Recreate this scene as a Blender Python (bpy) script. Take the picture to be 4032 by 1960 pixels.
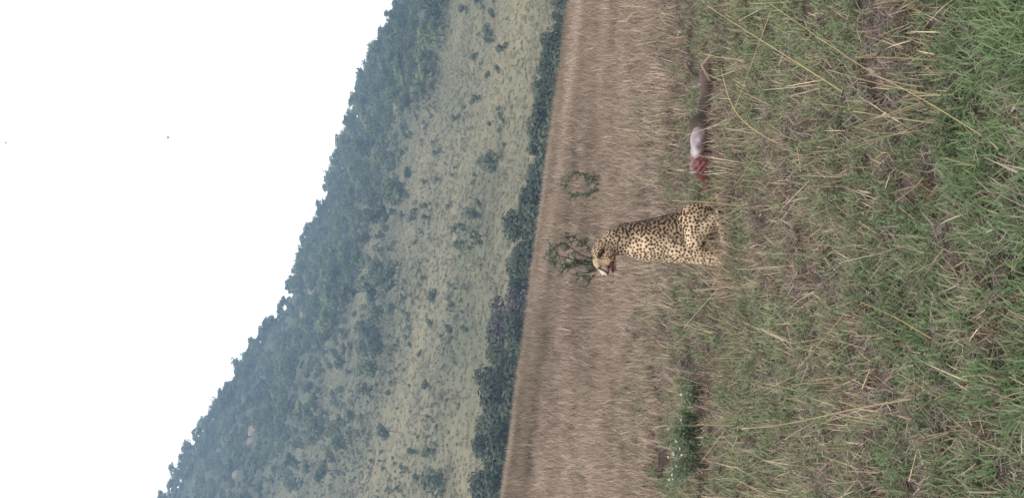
import bpy, bmesh, math, random
import numpy as np
from mathutils import Vector, Matrix, Quaternion, noise
from mathutils.kdtree import KDTree

for o in list(bpy.data.objects):
    bpy.data.objects.remove(o)
scene = bpy.context.scene
COL = scene.collection
RND = random.Random(11)
R = math.radians

# ------------------------------------------------------------------ camera
FPX, U0, V0, CAMZ = 6000.0, 980.0, 1690.0, 2.0      # the phone was held on its side: up in the place is left in the picture
cam_d = bpy.data.cameras.new('camera')
cam = bpy.data.objects.new('camera', cam_d)
COL.objects.link(cam)
cam_d.sensor_fit = 'HORIZONTAL'
cam_d.sensor_width = 36.0
cam_d.lens = 36.0 * FPX / 4032.0
cam_d.clip_end = 9000.0
cam_d.clip_start = 0.05
pitch = math.atan((2016.0 - V0) / FPX)
# image right = down, image up = right
fwd = Vector((0, math.cos(pitch), -math.sin(pitch)))
dwn = Vector((0, -math.sin(pitch), -math.cos(pitch)))
rgt = Vector((1, 0, 0))
M = Matrix((( dwn.x, rgt.x, -fwd.x), (dwn.y, rgt.y, -fwd.y), (dwn.z, rgt.z, -fwd.z))).to_4x4()
cam.matrix_world = Matrix.Translation((0, 0, CAMZ)) @ M
scene.camera = cam

# ------------------------------------------------------------------ light
SUN_EL, SUN_AZ = R(50), R(-112)       # azimuth from +Y clockwise: behind the camera, on the left
world = bpy.data.worlds.new('World')
scene.world = world
world.use_nodes = True
wn, wl = world.node_tree.nodes, world.node_tree.links
wn.clear()
wo = wn.new('ShaderNodeOutputWorld')
bg = wn.new('ShaderNodeBackground')
sky = wn.new('ShaderNodeTexSky')
sky.sky_type = 'NISHITA'
sky.sun_disc = False
sky.sun_elevation = SUN_EL
sky.sun_rotation = SUN_AZ
mixw = wn.new('ShaderNodeMix')
mixw.data_type = 'RGBA'
mixw.inputs[0].default_value = 0.85                  # an even white cloud cover over the clear sky
mixw.inputs[7].default_value = (11.5, 11.5, 11.5, 1)
wl.new(sky.outputs[0], mixw.inputs[6])
wl.new(mixw.outputs[2], bg.inputs[0])
bg.inputs[1].default_value = 0.1
wl.new(bg.outputs[0], wo.inputs[0])
sun_d = bpy.data.lights.new('sun', 'SUN')
sun_d.energy = 1.5
sun_d.angle = R(12)
sun_d.color = (1.0, 0.96, 0.9)
sun = bpy.data.objects.new('sun', sun_d)
COL.objects.link(sun)
sd = Vector((math.sin(SUN_AZ) * math.cos(SUN_EL), math.cos(SUN_AZ) * math.cos(SUN_EL), math.sin(SUN_EL)))
sun.rotation_euler = sd.to_track_quat('Z', 'Y').to_euler()
sun.location = (-10, -10, 30)
scene.view_settings.view_transform = 'Standard'
scene.view_settings.look = 'None'
scene.view_settings.exposure = 0.74
scene.cycles.max_bounces = 5
scene.cycles.diffuse_bounces = 2
scene.cycles.transmission_bounces = 3
scene.cycles.volume_bounces = 0
scene.view_settings.gamma = 1.0

# ------------------------------------------------------------------ helpers
def tag(o, label=None, cat=None, group=None, kind=None):
    if label: o['label'] = label
    if cat: o['category'] = cat
    if group: o['group'] = group
    if kind: o['kind'] = kind
    return o

def empty(name, loc=(0, 0, 0), parent=None):
    o = bpy.data.objects.new(name, None)
    COL.objects.link(o)
    o.location = loc
    o.empty_display_size = 0.2
    if parent: o.parent = parent
    return o

def meshdata(name, verts, faces, mats, midx=None, smooth=False, attrs=None):
    me = bpy.data.meshes.new(name)
    me.from_pydata([tuple(v) for v in verts], [], [tuple(f) for f in faces])
    for m in (mats if isinstance(mats, (list, tuple)) else [mats]):
        me.materials.append(m)
    if midx is not None:
        me.polygons.foreach_set('material_index', midx)
    if smooth:
        me.polygons.foreach_set('use_smooth', [True] * len(me.polygons))
    for an, (dom, typ, vals) in (attrs or {}).items():
        a = me.attributes.new(an, typ, dom)
        if typ == 'FLOAT_COLOR':
            a.data.foreach_set('color', np.asarray(vals, dtype=np.float32).ravel())
        else:
            a.data.foreach_set('value', np.asarray(vals).ravel())
    me.update()
    return me

def obj(name, me, parent=None, loc=None):
    o = bpy.data.objects.new(name, me)
    COL.objects.link(o)
    if parent: o.parent = parent
    if loc is not None: o.location = loc
    return o

def at(u, v, y):
    return Vector(((u - U0) / FPX * y, y, CAMZ - (v - V0) / FPX * y))

def px(p, cols=None):
    """pixel of a world point (upright photo coordinates)"""
    return U0 + FPX * p[0] / p[1], V0 + FPX * (CAMZ - p[2]) / p[1]

def sstep(a, b, x):
    t = min(1.0, max(0.0, (x - a) / (b - a)))
    return t * t * (3 - 2 * t)

# ------------------------------------------------------------------ terrain
_ys = np.arange(-60.0, 400.0, 0.25)
_sl = np.interp(_ys, [-60, 9, 12, 22.0, 31, 40, 105, 130, 400], [0, 0, 0.009, 0.009, -0.105, -0.22, -0.22, 0, 0])
_zl = np.concatenate([[0], np.cumsum((_sl[1:] + _sl[:-1]) * 0.125)])
_zl -= np.interp(10.0, _ys, _zl)
RIDGE = [(1030, 0), (985, 60), (915, 190), (870, 310), (845, 400), (810, 510), (770, 590), (735, 700), (690, 790),
         (640, 850), (600, 930), (520, 1040), (470, 1130), (425, 1215)]
_ru = np.array([1960 - b * 1.5652 for a, b in RIDGE])[::-1]
_rv = np.array([a * 1.5652 for a, b in RIDGE])[::-1]
YR = 900.0
_rx = np.concatenate([[-2000, -700, -330], (_ru - U0) / FPX * YR, [330, 700, 2000]])
_rz = np.concatenate([[215, 215, 208], CAMZ + YR * (V0 - _rv) / FPX - 6.0, [7, 7, 7]])

def cross(y):
    return -0.136 * sstep(8, 27, y)

def ztop(x, y):
    yy = min(y, 399.0)
    return float(np.interp(yy, _ys, _zl)) + cross(yy) * 70.0 * math.tanh(x / 70.0)

def nz(x, y, s, seed=0.0):
    return noise.noise(Vector((x * s + seed, y * s - seed, seed * 1.7)))

def gz(x, y):
    """height of the ground"""
    z = ztop(x, y)
    if y < 60:
        return z + 0.035 * nz(x, y, 0.9, 3.1) + 0.012 * nz(x, y, 3.0, 7.7)
    if y > 200:
        if y <= YR:
            t = (y - 200.0) / (YR - 200.0)
            s = t ** 1.12
            zr = float(np.interp(x, _rx, _rz))
            z = z + (zr - z) * s
            z += (2.2 * nz(x, y, 0.012, 5.0) + 0.9 * nz(x, y, 0.04, 2.0)) * sstep(0, 0.2, t)
        else:
            zr = float(np.interp(x, _rx, _rz)) + 2.2 * nz(x, YR, 0.012, 5.0) + 0.9 * nz(x, YR, 0.04, 2.0)
            d = y - YR
            z = max(-34.0, zr - 0.0012 * d * d - 0.05 * d)
    return z

def hit(u, v, y0=3.0, y1=900.0):
    """where the line of sight through a photo pixel meets the ground"""
    y = y0
    while y < y1:
        p = at(u, v, y)
        if p.z <= gz(p.x, p.y):
            return Vector((p.x, p.y, gz(p.x, p.y)))
        y += 0.02 if y < 40 else 1.0
    return None

# ------------------------------------------------------------------ materials
def newmat(name):
    m = bpy.data.materials.new(name)
    m.use_nodes = True
    m.node_tree.nodes.clear()
    return m, m.node_tree.nodes, m.node_tree.links

def ramp(nodes, stops):
    r = nodes.new('ShaderNodeValToRGB')
    e = r.color_ramp.elements
    while len(e) < len(stops): e.new(0.5)
    for k, (p, c) in enumerate(stops):
        e[k].position = p
        e[k].color = (c[0], c[1], c[2], 1)
    return r

def leaf_mat(name, stops, trans=0.3, rough=0.6, spec=0.25, src='blade', inst=None, hue=0.0):
    """colour from a per-blade value, shifted by a per-instance value; part of the light passes through"""
    m, n, l = newmat(name)
    out = n.new('ShaderNodeOutputMaterial')
    rp = ramp(n, stops)
    if src == 'blade':
        a = n.new('ShaderNodeAttribute'); a.attribute_name = 'bv'
        fac = a.outputs['Fac']
        if inst:
            b = n.new('ShaderNodeAttribute'); b.attribute_type = 'INSTANCER'; b.attribute_name = 'tint'
            ad = n.new('ShaderNodeMath'); ad.operation = 'MULTIPLY_ADD'
            l.new(a.outputs['Fac'], ad.inputs[0]); ad.inputs[1].default_value = 0.6
            l.new(b.outputs['Fac'], ad.inputs[2])
            fac = ad.outputs[0]
    else:
        oi = n.new('ShaderNodeObjectInfo')
        a = n.new('ShaderNodeAttribute'); a.attribute_name = 'bv'
        ad = n.new('ShaderNodeMath'); ad.operation = 'MULTIPLY_ADD'
        l.new(a.outputs['Fac'], ad.inputs[0]); ad.inputs[1].default_value = 0.5
        mu = n.new('ShaderNodeMath'); mu.operation = 'MULTIPLY'; mu.inputs[1].default_value = 0.55
        l.new(oi.outputs['Random'], mu.inputs[0]); l.new(mu.outputs[0], ad.inputs[2])
        fac = ad.outputs[0]
    l.new(fac, rp.inputs[0])
    p = n.new('ShaderNodeBsdfPrincipled')
    p.inputs['Roughness'].default_value = rough
    p.inputs['Specular IOR Level'].default_value = spec
    l.new(rp.outputs[0], p.inputs['Base Color'])
    if trans > 0:
        t = n.new('ShaderNodeBsdfTranslucent')
        l.new(rp.outputs[0], t.inputs[0])
        mx = n.new('ShaderNodeMixShader'); mx.inputs[0].default_value = trans
        l.new(p.outputs[0], mx.inputs[1]); l.new(t.outputs[0], mx.inputs[2])
        l.new(mx.outputs[0], out.inputs[0])
    else:
        l.new(p.outputs[0], out.inputs[0])
    return m

def plain(name, c1, c2=None, scale=8.0, rough=0.8, bump=0.0, spec=0.2):
    m, n, l = newmat(name)
    out = n.new('ShaderNodeOutputMaterial')
    p = n.new('ShaderNodeBsdfPrincipled')
    p.inputs['Roughness'].default_value = rough
    p.inputs['Specular IOR Level'].default_value = spec
    tc = n.new('ShaderNodeTexCoord')
    nt = n.new('ShaderNodeTexNoise')
    nt.inputs['Scale'].default_value = scale
    nt.inputs['Detail'].default_value = 6
    l.new(tc.outputs['Object'], nt.inputs['Vector'])
    rp = ramp(n, [(0.3, c1), (0.7, c2 or c1)])
    l.new(nt.outputs[0], rp.inputs[0])
    l.new(rp.outputs[0], p.inputs['Base Color'])
    if bump:
        b = n.new('ShaderNodeBump')
        b.inputs['Strength'].default_value = bump
        b.inputs['Distance'].default_value = 0.02
        l.new(nt.outputs[0], b.inputs['Height'])
        l.new(b.outputs[0], p.inputs['Normal'])
    l.new(p.outputs[0], out.inputs[0])
    return m

def fur_mat(name, noise_scale=120.0):
    m, n, l = newmat(name)
    out = n.new('ShaderNodeOutputMaterial')
    p = n.new('ShaderNodeBsdfPrincipled')
    p.inputs['Roughness'].default_value = 0.75
    p.inputs['Specular IOR Level'].default_value = 0.15
    p.inputs['Specular IOR Level'].default_value = 0.08
    a = n.new('ShaderNodeAttribute'); a.attribute_name = 'coat'
    tc = n.new('ShaderNodeTexCoord')
    nt = n.new('ShaderNodeTexNoise'); nt.inputs['Scale'].default_value = noise_scale; nt.inputs['Detail'].default_value = 4
    l.new(tc.outputs['Object'], nt.inputs['Vector'])
    mr = n.new('ShaderNodeMapRange')
    mr.inputs[3].default_value = 0.78; mr.inputs[4].default_value = 1.2
    l.new(nt.outputs[0], mr.inputs[0])
    vm = n.new('ShaderNodeVectorMath'); vm.operation = 'SCALE'
    l.new(a.outputs['Color'], vm.inputs[0]); l.new(mr.outputs[0], vm.inputs['Scale'])
    l.new(vm.outputs[0], p.inputs['Base Color'])
    b = n.new('ShaderNodeBump'); b.inputs['Strength'].default_value = 0.5; b.inputs['Distance'].default_value = 0.006
    l.new(nt.outputs[0], b.inputs['Height']); l.new(b.outputs[0], p.inputs['Normal'])
    l.new(p.outputs[0], out.inputs[0])
    return m

def ground_mat():
    m, n, l = newmat('soil_and_thatch')
    out = n.new('ShaderNodeOutputMaterial')
    p = n.new('ShaderNodeBsdfPrincipled'); p.inputs['Roughness'].default_value = 0.95
    p.inputs['Specular IOR Level'].default_value = 0.1
    tc = n.new('ShaderNodeTexCoord')
    n1 = n.new('ShaderNodeTexNoise'); n1.inputs['Scale'].default_value = 2.2; n1.inputs['Detail'].default_value = 8; n1.inputs['Roughness'].default_value = 0.7
    n2 = n.new('ShaderNodeTexNoise'); n2.inputs['Scale'].default_value = 60; n2.inputs['Detail'].default_value = 6
    l.new(tc.outputs['Object'], n1.inputs['Vector']); l.new(tc.outputs['Object'], n2.inputs['Vector'])
    r1 = ramp(n, [(0.3, (0.035, 0.027, 0.022)), (0.55, (0.08, 0.06, 0.048)), (0.75, (0.06, 0.054, 0.038))])
    r2 = ramp(n, [(0.3, (0.55, 0.55, 0.55)), (0.7, (1.3, 1.25, 1.2))])
    l.new(n1.outputs[0], r1.inputs[0]); l.new(n2.outputs[0], r2.inputs[0])
    mx = n.new('ShaderNodeMix'); mx.data_type = 'RGBA'; mx.blend_type = 'MULTIPLY'; mx.inputs[0].default_value = 1
    l.new(r1.outputs[0], mx.inputs[6]); l.new(r2.outputs[0], mx.inputs[7])
    l.new(mx.outputs[2], p.inputs['Base Color'])
    b = n.new('ShaderNodeBump'); b.inputs['Strength'].default_value = 0.8; b.inputs['Distance'].default_value = 0.03
    l.new(n2.outputs[0], b.inputs['Height']); l.new(b.outputs[0], p.inputs['Normal'])
    l.new(p.outputs[0], out.inputs[0])
    return m

def hill_mat():
    m, n, l = newmat('hill_grass')
    out = n.new('ShaderNodeOutputMaterial')
    p = n.new('ShaderNodeBsdfPrincipled'); p.inputs['Roughness'].default_value = 0.95
    p.inputs['Specular IOR Level'].default_value = 0.05
    tc = n.new('ShaderNodeTexCoord')
    n1 = n.new('ShaderNodeTexNoise'); n1.inputs['Scale'].default_value = 0.018; n1.inputs['Detail'].default_value = 8; n1.inputs['Roughness'].default_value = 0.65
    n2 = n.new('ShaderNodeTexNoise'); n2.inputs['Scale'].default_value = 0.7; n2.inputs['Detail'].default_value = 8; n2.inputs['Roughness'].default_value = 0.75
    l.new(tc.outputs['Object'], n1.inputs['Vector']); l.new(tc.outputs['Object'], n2.inputs['Vector'])
    r1 = ramp(n, [(0.32, (0.125, 0.13, 0.08)), (0.5, (0.19, 0.17, 0.108)), (0.68, (0.265, 0.228, 0.135))])
    r2 = ramp(n, [(0.3, (0.5, 0.55, 0.5)), (0.48, (0.95, 0.96, 0.93)), (0.7, (1.3, 1.25, 1.2))])
    l.new(n1.outputs[0], r1.inputs[0]); l.new(n2.outputs[0], r2.inputs[0])
    mx = n.new('ShaderNodeMix'); mx.data_type = 'RGBA'; mx.blend_type = 'MULTIPLY'; mx.inputs[0].default_value = 1
    l.new(r1.outputs[0], mx.inputs[6]); l.new(r2.outputs[0], mx.inputs[7])
    sa_ = n.new('ShaderNodeAttribute'); sa_.attribute_name = 'scrub'
    r3 = ramp(n, [(0.35, (0.05, 0.065, 0.04)), (0.65, (0.125, 0.13, 0.075))])
    l.new(n2.outputs[0], r3.inputs[0])
    ms = n.new('ShaderNodeMix'); ms.data_type = 'RGBA'
    l.new(sa_.outputs['Fac'], ms.inputs[0]); l.new(mx.outputs[2], ms.inputs[6]); l.new(r3.outputs[0], ms.inputs[7])
    l.new(ms.outputs[2], p.inputs['Base Color'])
    b = n.new('ShaderNodeBump'); b.inputs['Strength'].default_value = 0.7; b.inputs['Distance'].default_value = 1.2
    l.new(n2.outputs[0], b.inputs['Height']); l.new(b.outputs[0], p.inputs['Normal'])
    l.new(p.outputs[0], out.inputs[0])
    return m

MAT = dict(
    soil=ground_mat(), hill=hill_mat(),
    green=leaf_mat('green_blades', [(0.0, (0.095, 0.165, 0.065)), (0.4, (0.18, 0.24, 0.115)), (0.75, (0.23, 0.245, 0.135)), (1.0, (0.33, 0.30, 0.185))], 0.35, inst=True),
    straw=leaf_mat('dry_blades', [(0.0, (0.10, 0.072, 0.053)), (0.4, (0.26, 0.19, 0.13)), (0.75, (0.47, 0.365, 0.245)), (1.0, (0.74, 0.61, 0.43))], 0.25, inst=True),
    thatch=leaf_mat('dead_thatch', [(0.0, (0.04, 0.03, 0.027)), (0.5, (0.15, 0.113, 0.094)), (1.0, (0.40, 0.315, 0.25))], 0.15, inst=True),
    field=leaf_mat('field_grass_blades', [(0.0, (0.085, 0.085, 0.05)), (0.25, (0.185, 0.14, 0.105)), (0.6, (0.35, 0.262, 0.205)), (1.0, (0.64, 0.505, 0.40))], 0.3, inst=True),
    forb=leaf_mat('forb_leaves', [(0.0, (0.065, 0.10, 0.045)), (0.5, (0.12, 0.16, 0.075)), (1.0, (0.20, 0.235, 0.12))], 0.3, inst=True),
    treeleaf=leaf_mat('tree_leaves', [(0.0, (0.016, 0.028, 0.018)), (0.3, (0.04, 0.064, 0.03)), (0.6, (0.09, 0.12, 0.05)), (1.0, (0.20, 0.215, 0.095))], 0.2, src='object'),
    valleyleaf=leaf_mat('valley_leaves', [(0.0, (0.014, 0.021, 0.013)), (0.4, (0.034, 0.046, 0.024)), (0.75, (0.068, 0.085, 0.042)), (1.0, (0.12, 0.135, 0.07))], 0.15, src='object'),
    herbleaf=leaf_mat('herb_leaves', [(0.0, (0.085, 0.12, 0.065)), (0.5, (0.13, 0.17, 0.095)), (1.0, (0.20, 0.235, 0.14))], 0.3),
    bushleaf=leaf_mat('bush_leaves', [(0.0, (0.05, 0.07, 0.04)), (0.5, (0.09, 0.11, 0.06)), (1.0, (0.18, 0.18, 0.10))], 0.2, src='object'),
    dryleaf=leaf_mat('bare_purple_twigs', [(0.0, (0.04, 0.034, 0.031)), (0.5, (0.07, 0.058, 0.054)), (1.0, (0.11, 0.092, 0.083))], 0.1, src='object'),
    bark=plain('bark', (0.05, 0.042, 0.035), (0.10, 0.085, 0.07), 6.0, 0.9, 0.4),
    tuft=leaf_mat('hill_tuft_blades', [(0.0, (0.08, 0.093, 0.055)), (0.4, (0.185, 0.17, 0.105)), (0.75, (0.30, 0.26, 0.165)), (1.0, (0.45, 0.385, 0.25))], 0.2, inst=True),
    rock=plain('sunbaked_rock', (0.22, 0.15, 0.10), (0.33, 0.24, 0.17), 0.4, 0.9, 0.6),
    coat=fur_mat('spotted_coat'),
    hide=fur_mat('antelope_hide', 90.0),
    black=plain('wet_black', (0.012, 0.010, 0.010), (0.02, 0.017, 0.016), 40, 0.35, 0, 0.5),
    eye=plain('amber_eye', (0.09, 0.045, 0.012), (0.12, 0.06, 0.02), 60, 0.15, 0, 0.5),
    tongue=plain('wet_red_tongue', (0.11, 0.036, 0.043), (0.19, 0.075, 0.085), 60, 0.4, 0.2, 0.5),
    flesh=plain('raw_flesh', (0.10, 0.022, 0.025), (0.27, 0.085, 0.082), 45, 0.4, 0.6, 0.5),
    paunch=plain('pale_membrane', (0.17, 0.115, 0.12), (0.37, 0.32, 0.335), 22, 0.45, 0.2, 0.45),
    bone=plain('pale_bone', (0.30, 0.24, 0.19), (0.42, 0.35, 0.28), 30, 0.6, 0.2),
    petal=plain('white_petal', (0.48, 0.48, 0.45), (0.6, 0.6, 0.57), 30, 0.7),
    stalk=leaf_mat('dry_stalk', [(0.0, (0.30, 0.22, 0.12)), (0.5, (0.46, 0.36, 0.19)), (1.0, (0.60, 0.50, 0.30))], 0.15),
    saplingleaf=leaf_mat('sapling_leaves', [(0.0, (0.06, 0.085, 0.055)), (0.5, (0.11, 0.145, 0.095)), (1.0, (0.19, 0.22, 0.15))], 0.25),
    feather=plain('dark_feather', (0.10, 0.10, 0.10), (0.16, 0.16, 0.16), 10, 0.8),
)

# ------------------------------------------------------------------ ground and hillside
WB = [(0, 1080), (200, 1170), (390, 1280), (620, 1390), (860, 1470), (1330, 1580), (1640, 1680), (1960, 1790)]   # lower edge of the wood
_wu, _wv = [a for a, b in WB], [b for a, b in WB]
def ridge_v(u): return float(np.interp(u, _ru, _rv))
def scrub(x, y, z):
    if y < 380: return 0.0
    u, v = px((x, y, z))
    rid = ridge_v(u)
    f = (v - rid) / max(60.0, float(np.interp(u, _wu, _wv)) - rid) + 0.35 * nz(x, y, 0.02, 6.0)
    return (1 - sstep(0.5, 1.15, f)) * 0.7 + 0.3 * (1 - sstep(0.8, 2.6, f))

def sheet(name, ys, ts, half, mat):
    V, F = [], []
    for y in ys:
        w = half(y)
        for t in ts:
            V.append((t * w, y, gz(t * w, y)))
    k = len(ts)
    for i in range(len(ys) - 1):
        for j in range(k - 1):
            F.append((i * k + j, i * k + j + 1, (i + 1) * k + j + 1, (i + 1) * k + j))
    o = obj(name, meshdata(name, V, F, mat, smooth=True, attrs={'scrub': ('POINT', 'FLOAT', [scrub(*v) for v in V])}))
    return tag(o, kind='structure')

halfw = lambda y: 12 + 0.55 * max(0.0, y)
ys1 = list(np.arange(-40, 3, 3.0)) + list(np.arange(3, 42, 0.3)) + list(np.arange(42, 201, 4.0))
ys1 = [float(y) for y in ys1 if y < 200] + [200.0]
sheet('ground', ys1, [math.copysign(abs(t) ** 1.3, t) for t in np.linspace(-1, 1, 121)], halfw, MAT['soil'])
ys2 = [float(y) for y in np.arange(200, 1100, 6.0)] + [float(y) for y in np.linspace(1110, 1290, 8)]
sheet('hillside', ys2, np.linspace(-1, 1, 161), halfw, MAT['hill'])

# ------------------------------------------------------------------ grass building blocks
def blade(V, F, B, base, az, lean, L, w, droop, bv, seg=3, tip=0.0):
    """one curved blade: a narrow strip that starts at lean (from vertical) and bends further by droop"""
    i0 = len(V)
    d = Vector((math.cos(az), math.sin(az), 0))
    s = Vector((-d.y, d.x, 0))
    p = Vector(base)
    for k in range(seg + 1):
        f = k / seg
        a = lean + droop * f
        ww = w * (1 - (1 - tip) * f ** 1.5) * 0.5
        V.append(p - s * ww); V.append(p + s * ww)
        B.extend([bv, bv])
        p = p + (d * math.sin(a) + Vector((0, 0, 1)) * math.cos(a)) * (L / seg)
        if p.z < 0.004: p.z = 0.004
    for k in range(seg):
        a = i0 + 2 * k
        F.append((a, a + 1, a + 3, a + 2))

def clump(kind, rnd):
    V, F, B = [], [], []
    def spot(rad):
        r, a = rad * math.sqrt(rnd.random()), rnd.uniform(0, 6.28)
        return r * math.cos(a), r * math.sin(a)
    if kind == 'green':
        for _ in range(24):
            x, y = spot(0.065)
            blade(V, F, B, (x, y, rnd.uniform(0, 0.012)), rnd.uniform(0, 6.28), rnd.uniform(0.1, 1.2), rnd.uniform(0.03, 0.10),
                  rnd.uniform(0.0035, 0.009), rnd.uniform(0.2, 1.8), rnd.random())
    elif kind == 'straw':
        for _ in range(15):
            x, y = spot(0.08)
            blade(V, F, B, (x, y, rnd.uniform(0, 0.02)), rnd.uniform(0, 6.28), rnd.uniform(0.15, 1.4), rnd.uniform(0.04, 0.12) * (1.7 if rnd.random() < 0.2 else 1),
                  rnd.uniform(0.0025, 0.0065), rnd.uniform(-0.3, 1.3), rnd.random())
    elif kind == 'thatch':
        for _ in range(18):
            x, y = spot(0.09)
            blade(V, F, B, (x, y, rnd.uniform(0.004, 0.05)), rnd.uniform(0, 6.28), rnd.uniform(1.1, 1.7), rnd.uniform(0.04, 0.15),
                  rnd.uniform(0.003, 0.008), rnd.uniform(-0.3, 0.3), rnd.random())
    elif kind == 'field':
        for _ in range(26):
            x, y = spot(0.14)
            blade(V, F, B, (x, y, 0), rnd.uniform(0, 6.28), rnd.uniform(0.05, 0.75), rnd.uniform(0.08, 0.22),
                  rnd.uniform(0.005, 0.011), rnd.uniform(0.0, 1.0), rnd.random())
    elif kind == 'tall':
        for _ in range(5):
            x, y = spot(0.05)
            blade(V, F, B, (x, y, 0), rnd.uniform(0, 6.28), rnd.uniform(0.05, 0.9), rnd.uniform(0.18, 0.36),
                  rnd.uniform(0.003, 0.0055), rnd.uniform(-0.1, 0.5), rnd.uniform(0.5, 1), 4, 0.6)
    elif kind == 'forb':
        for _ in range(7):
            a, ln = rnd.uniform(0, 6.28), rnd.uniform(0.05, 0.7)
            L = rnd.uniform(0.05, 0.13)
            b0 = Vector((rnd.uniform(-.03, .03), rnd.uniform(-.03, .03), 0))
            blade(V, F, B, b0, a, ln, L, 0.002, 0.1, 0.3, 2, 0.6)
            for k in range(6):
                f = 0.25 + 0.75 * k / 5
                pp = b0 + Vector((math.cos(a) * math.sin(ln), math.sin(a) * math.sin(ln), math.cos(ln))) * L * f
                blade(V, F, B, pp, rnd.uniform(0, 6.28), rnd.uniform(0.5, 1.4), rnd.uniform(0.014, 0.032), rnd.uniform(0.007, 0.013), 0.4, rnd.random(), 2, 0.1)
    elif kind == 'tuft':
        for _ in range(26):
            r, a = 0.5 * math.sqrt(rnd.random()), rnd.uniform(0, 6.28)
            blade(V, F, B, (r * math.cos(a), r * math.sin(a), 0), rnd.uniform(0, 6.28), rnd.uniform(0.1, 0.8), rnd.uniform(0.4, 1.1),
                  rnd.uniform(0.06, 0.16), rnd.uniform(0.0, 0.8), rnd.random(), 2)
    return meshdata(kind + '_clump', V, F, MAT[{'tall': 'straw'}.get(kind, kind)], attrs={'bv': ('POINT', 'FLOAT', B)})

SRC = {}
def source(kind, meshes):
    c = bpy.data.collections.new(kind + '_source')      # never linked to the scene: only read by the scatter below
    for i, me in enumerate(meshes):
        c.objects.link(bpy.data.objects.new('%s_source_%02d' % (kind, i), me))
    SRC[kind] = c

def scatter(name, pts, kind, label, cat):
    """pts: (x, y, z, rot_x, rot_y, rot_z, scale, tint). One object, uncountable stuff."""
    P = np.array(pts, dtype=np.float32)
    me = bpy.data.meshes.new(name)
    me.from_pydata([tuple(p[:3]) for p in pts], [], [])
    a = me.attributes.new('rot', 'FLOAT_VECTOR', 'POINT'); a.data.foreach_set('vector', P[:, 3:6].ravel())
    a = me.attributes.new('scl', 'FLOAT', 'POINT'); a.data.foreach_set('value', P[:, 6].copy())
    a = me.attributes.new('tint', 'FLOAT', 'POINT'); a.data.foreach_set('value', P[:, 7].copy())
    rr = random.Random(len(pts))
    nv = len(SRC[kind].objects)
    a = me.attributes.new('pick', 'INT', 'POINT'); a.data.foreach_set('value', [rr.randrange(nv) for _ in pts])
    o = obj(name, me)
    ng = bpy.data.node_groups.new(name + '_scatter', 'GeometryNodeTree')
    ng.interface.new_socket('Geometry', in_out='INPUT', socket_type='NodeSocketGeometry')
    ng.interface.new_socket('Geometry', in_out='OUTPUT', socket_type='NodeSocketGeometry')
    n, l = ng.nodes, ng.links
    gi, go = n.new('NodeGroupInput'), n.new('NodeGroupOutput')
    ci = n.new('GeometryNodeCollectionInfo')
    ci.inputs['Collection'].default_value = SRC[kind]
    ci.inputs['Separate Children'].default_value = True
    ci.inputs['Reset Children'].default_value = True
    ip = n.new('GeometryNodeInstanceOnPoints')
    ip.inputs['Pick Instance'].default_value = True
    def na(nm, typ):
        x = n.new('GeometryNodeInputNamedAttribute'); x.data_type = typ; x.inputs[0].default_value = nm
        return x.outputs[0]
    er = n.new('FunctionNodeEulerToRotation')
    l.new(na('rot', 'FLOAT_VECTOR'), er.inputs[0])
    l.new(gi.outputs[0], ip.inputs['Points'])
    l.new(ci.outputs[0], ip.inputs['Instance'])
    l.new(na('pick', 'INT'), ip.inputs['Instance Index'])
    l.new(er.outputs[0], ip.inputs['Rotation'])
    l.new(na('scl', 'FLOAT'), ip.inputs['Scale'])
    l.new(ip.outputs[0], go.inputs[0])
    md = o.modifiers.new('scatter', 'NODES')
    md.node_group = ng
    return tag(o, label, cat, kind='stuff')

for kd, nvar in (('green', 6), ('straw', 6), ('thatch', 5), ('field', 6), ('tall', 5), ('forb', 5), ('tuft', 5)):
    rr = random.Random(hash(kd) % 1 + len(kd) * 7)
    source(kd, [clump(kd, rr) for _ in range(nvar)])

# keep-out footprints where an animal presses the grass down
def pressed(x, y):
    return ((x - 0.07) / 0.25) ** 2 + ((y - 10.36) / 0.17) ** 2 < 1 or ((x - 0.92) / 0.62) ** 2 + ((y - 10.56) / 0.11) ** 2 < 1

PT = {k: [] for k in ('green', 'straw', 'thatch', 'field', 'tall', 'forb')}
def drop(kind, x, y, s, tint):
    tl = 0.18
    PT[kind].append((x, y, gz(x, y) - 0.004, RND.gauss(0, tl), RND.gauss(0, tl), RND.uniform(0, 6.28), s, tint))

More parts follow.
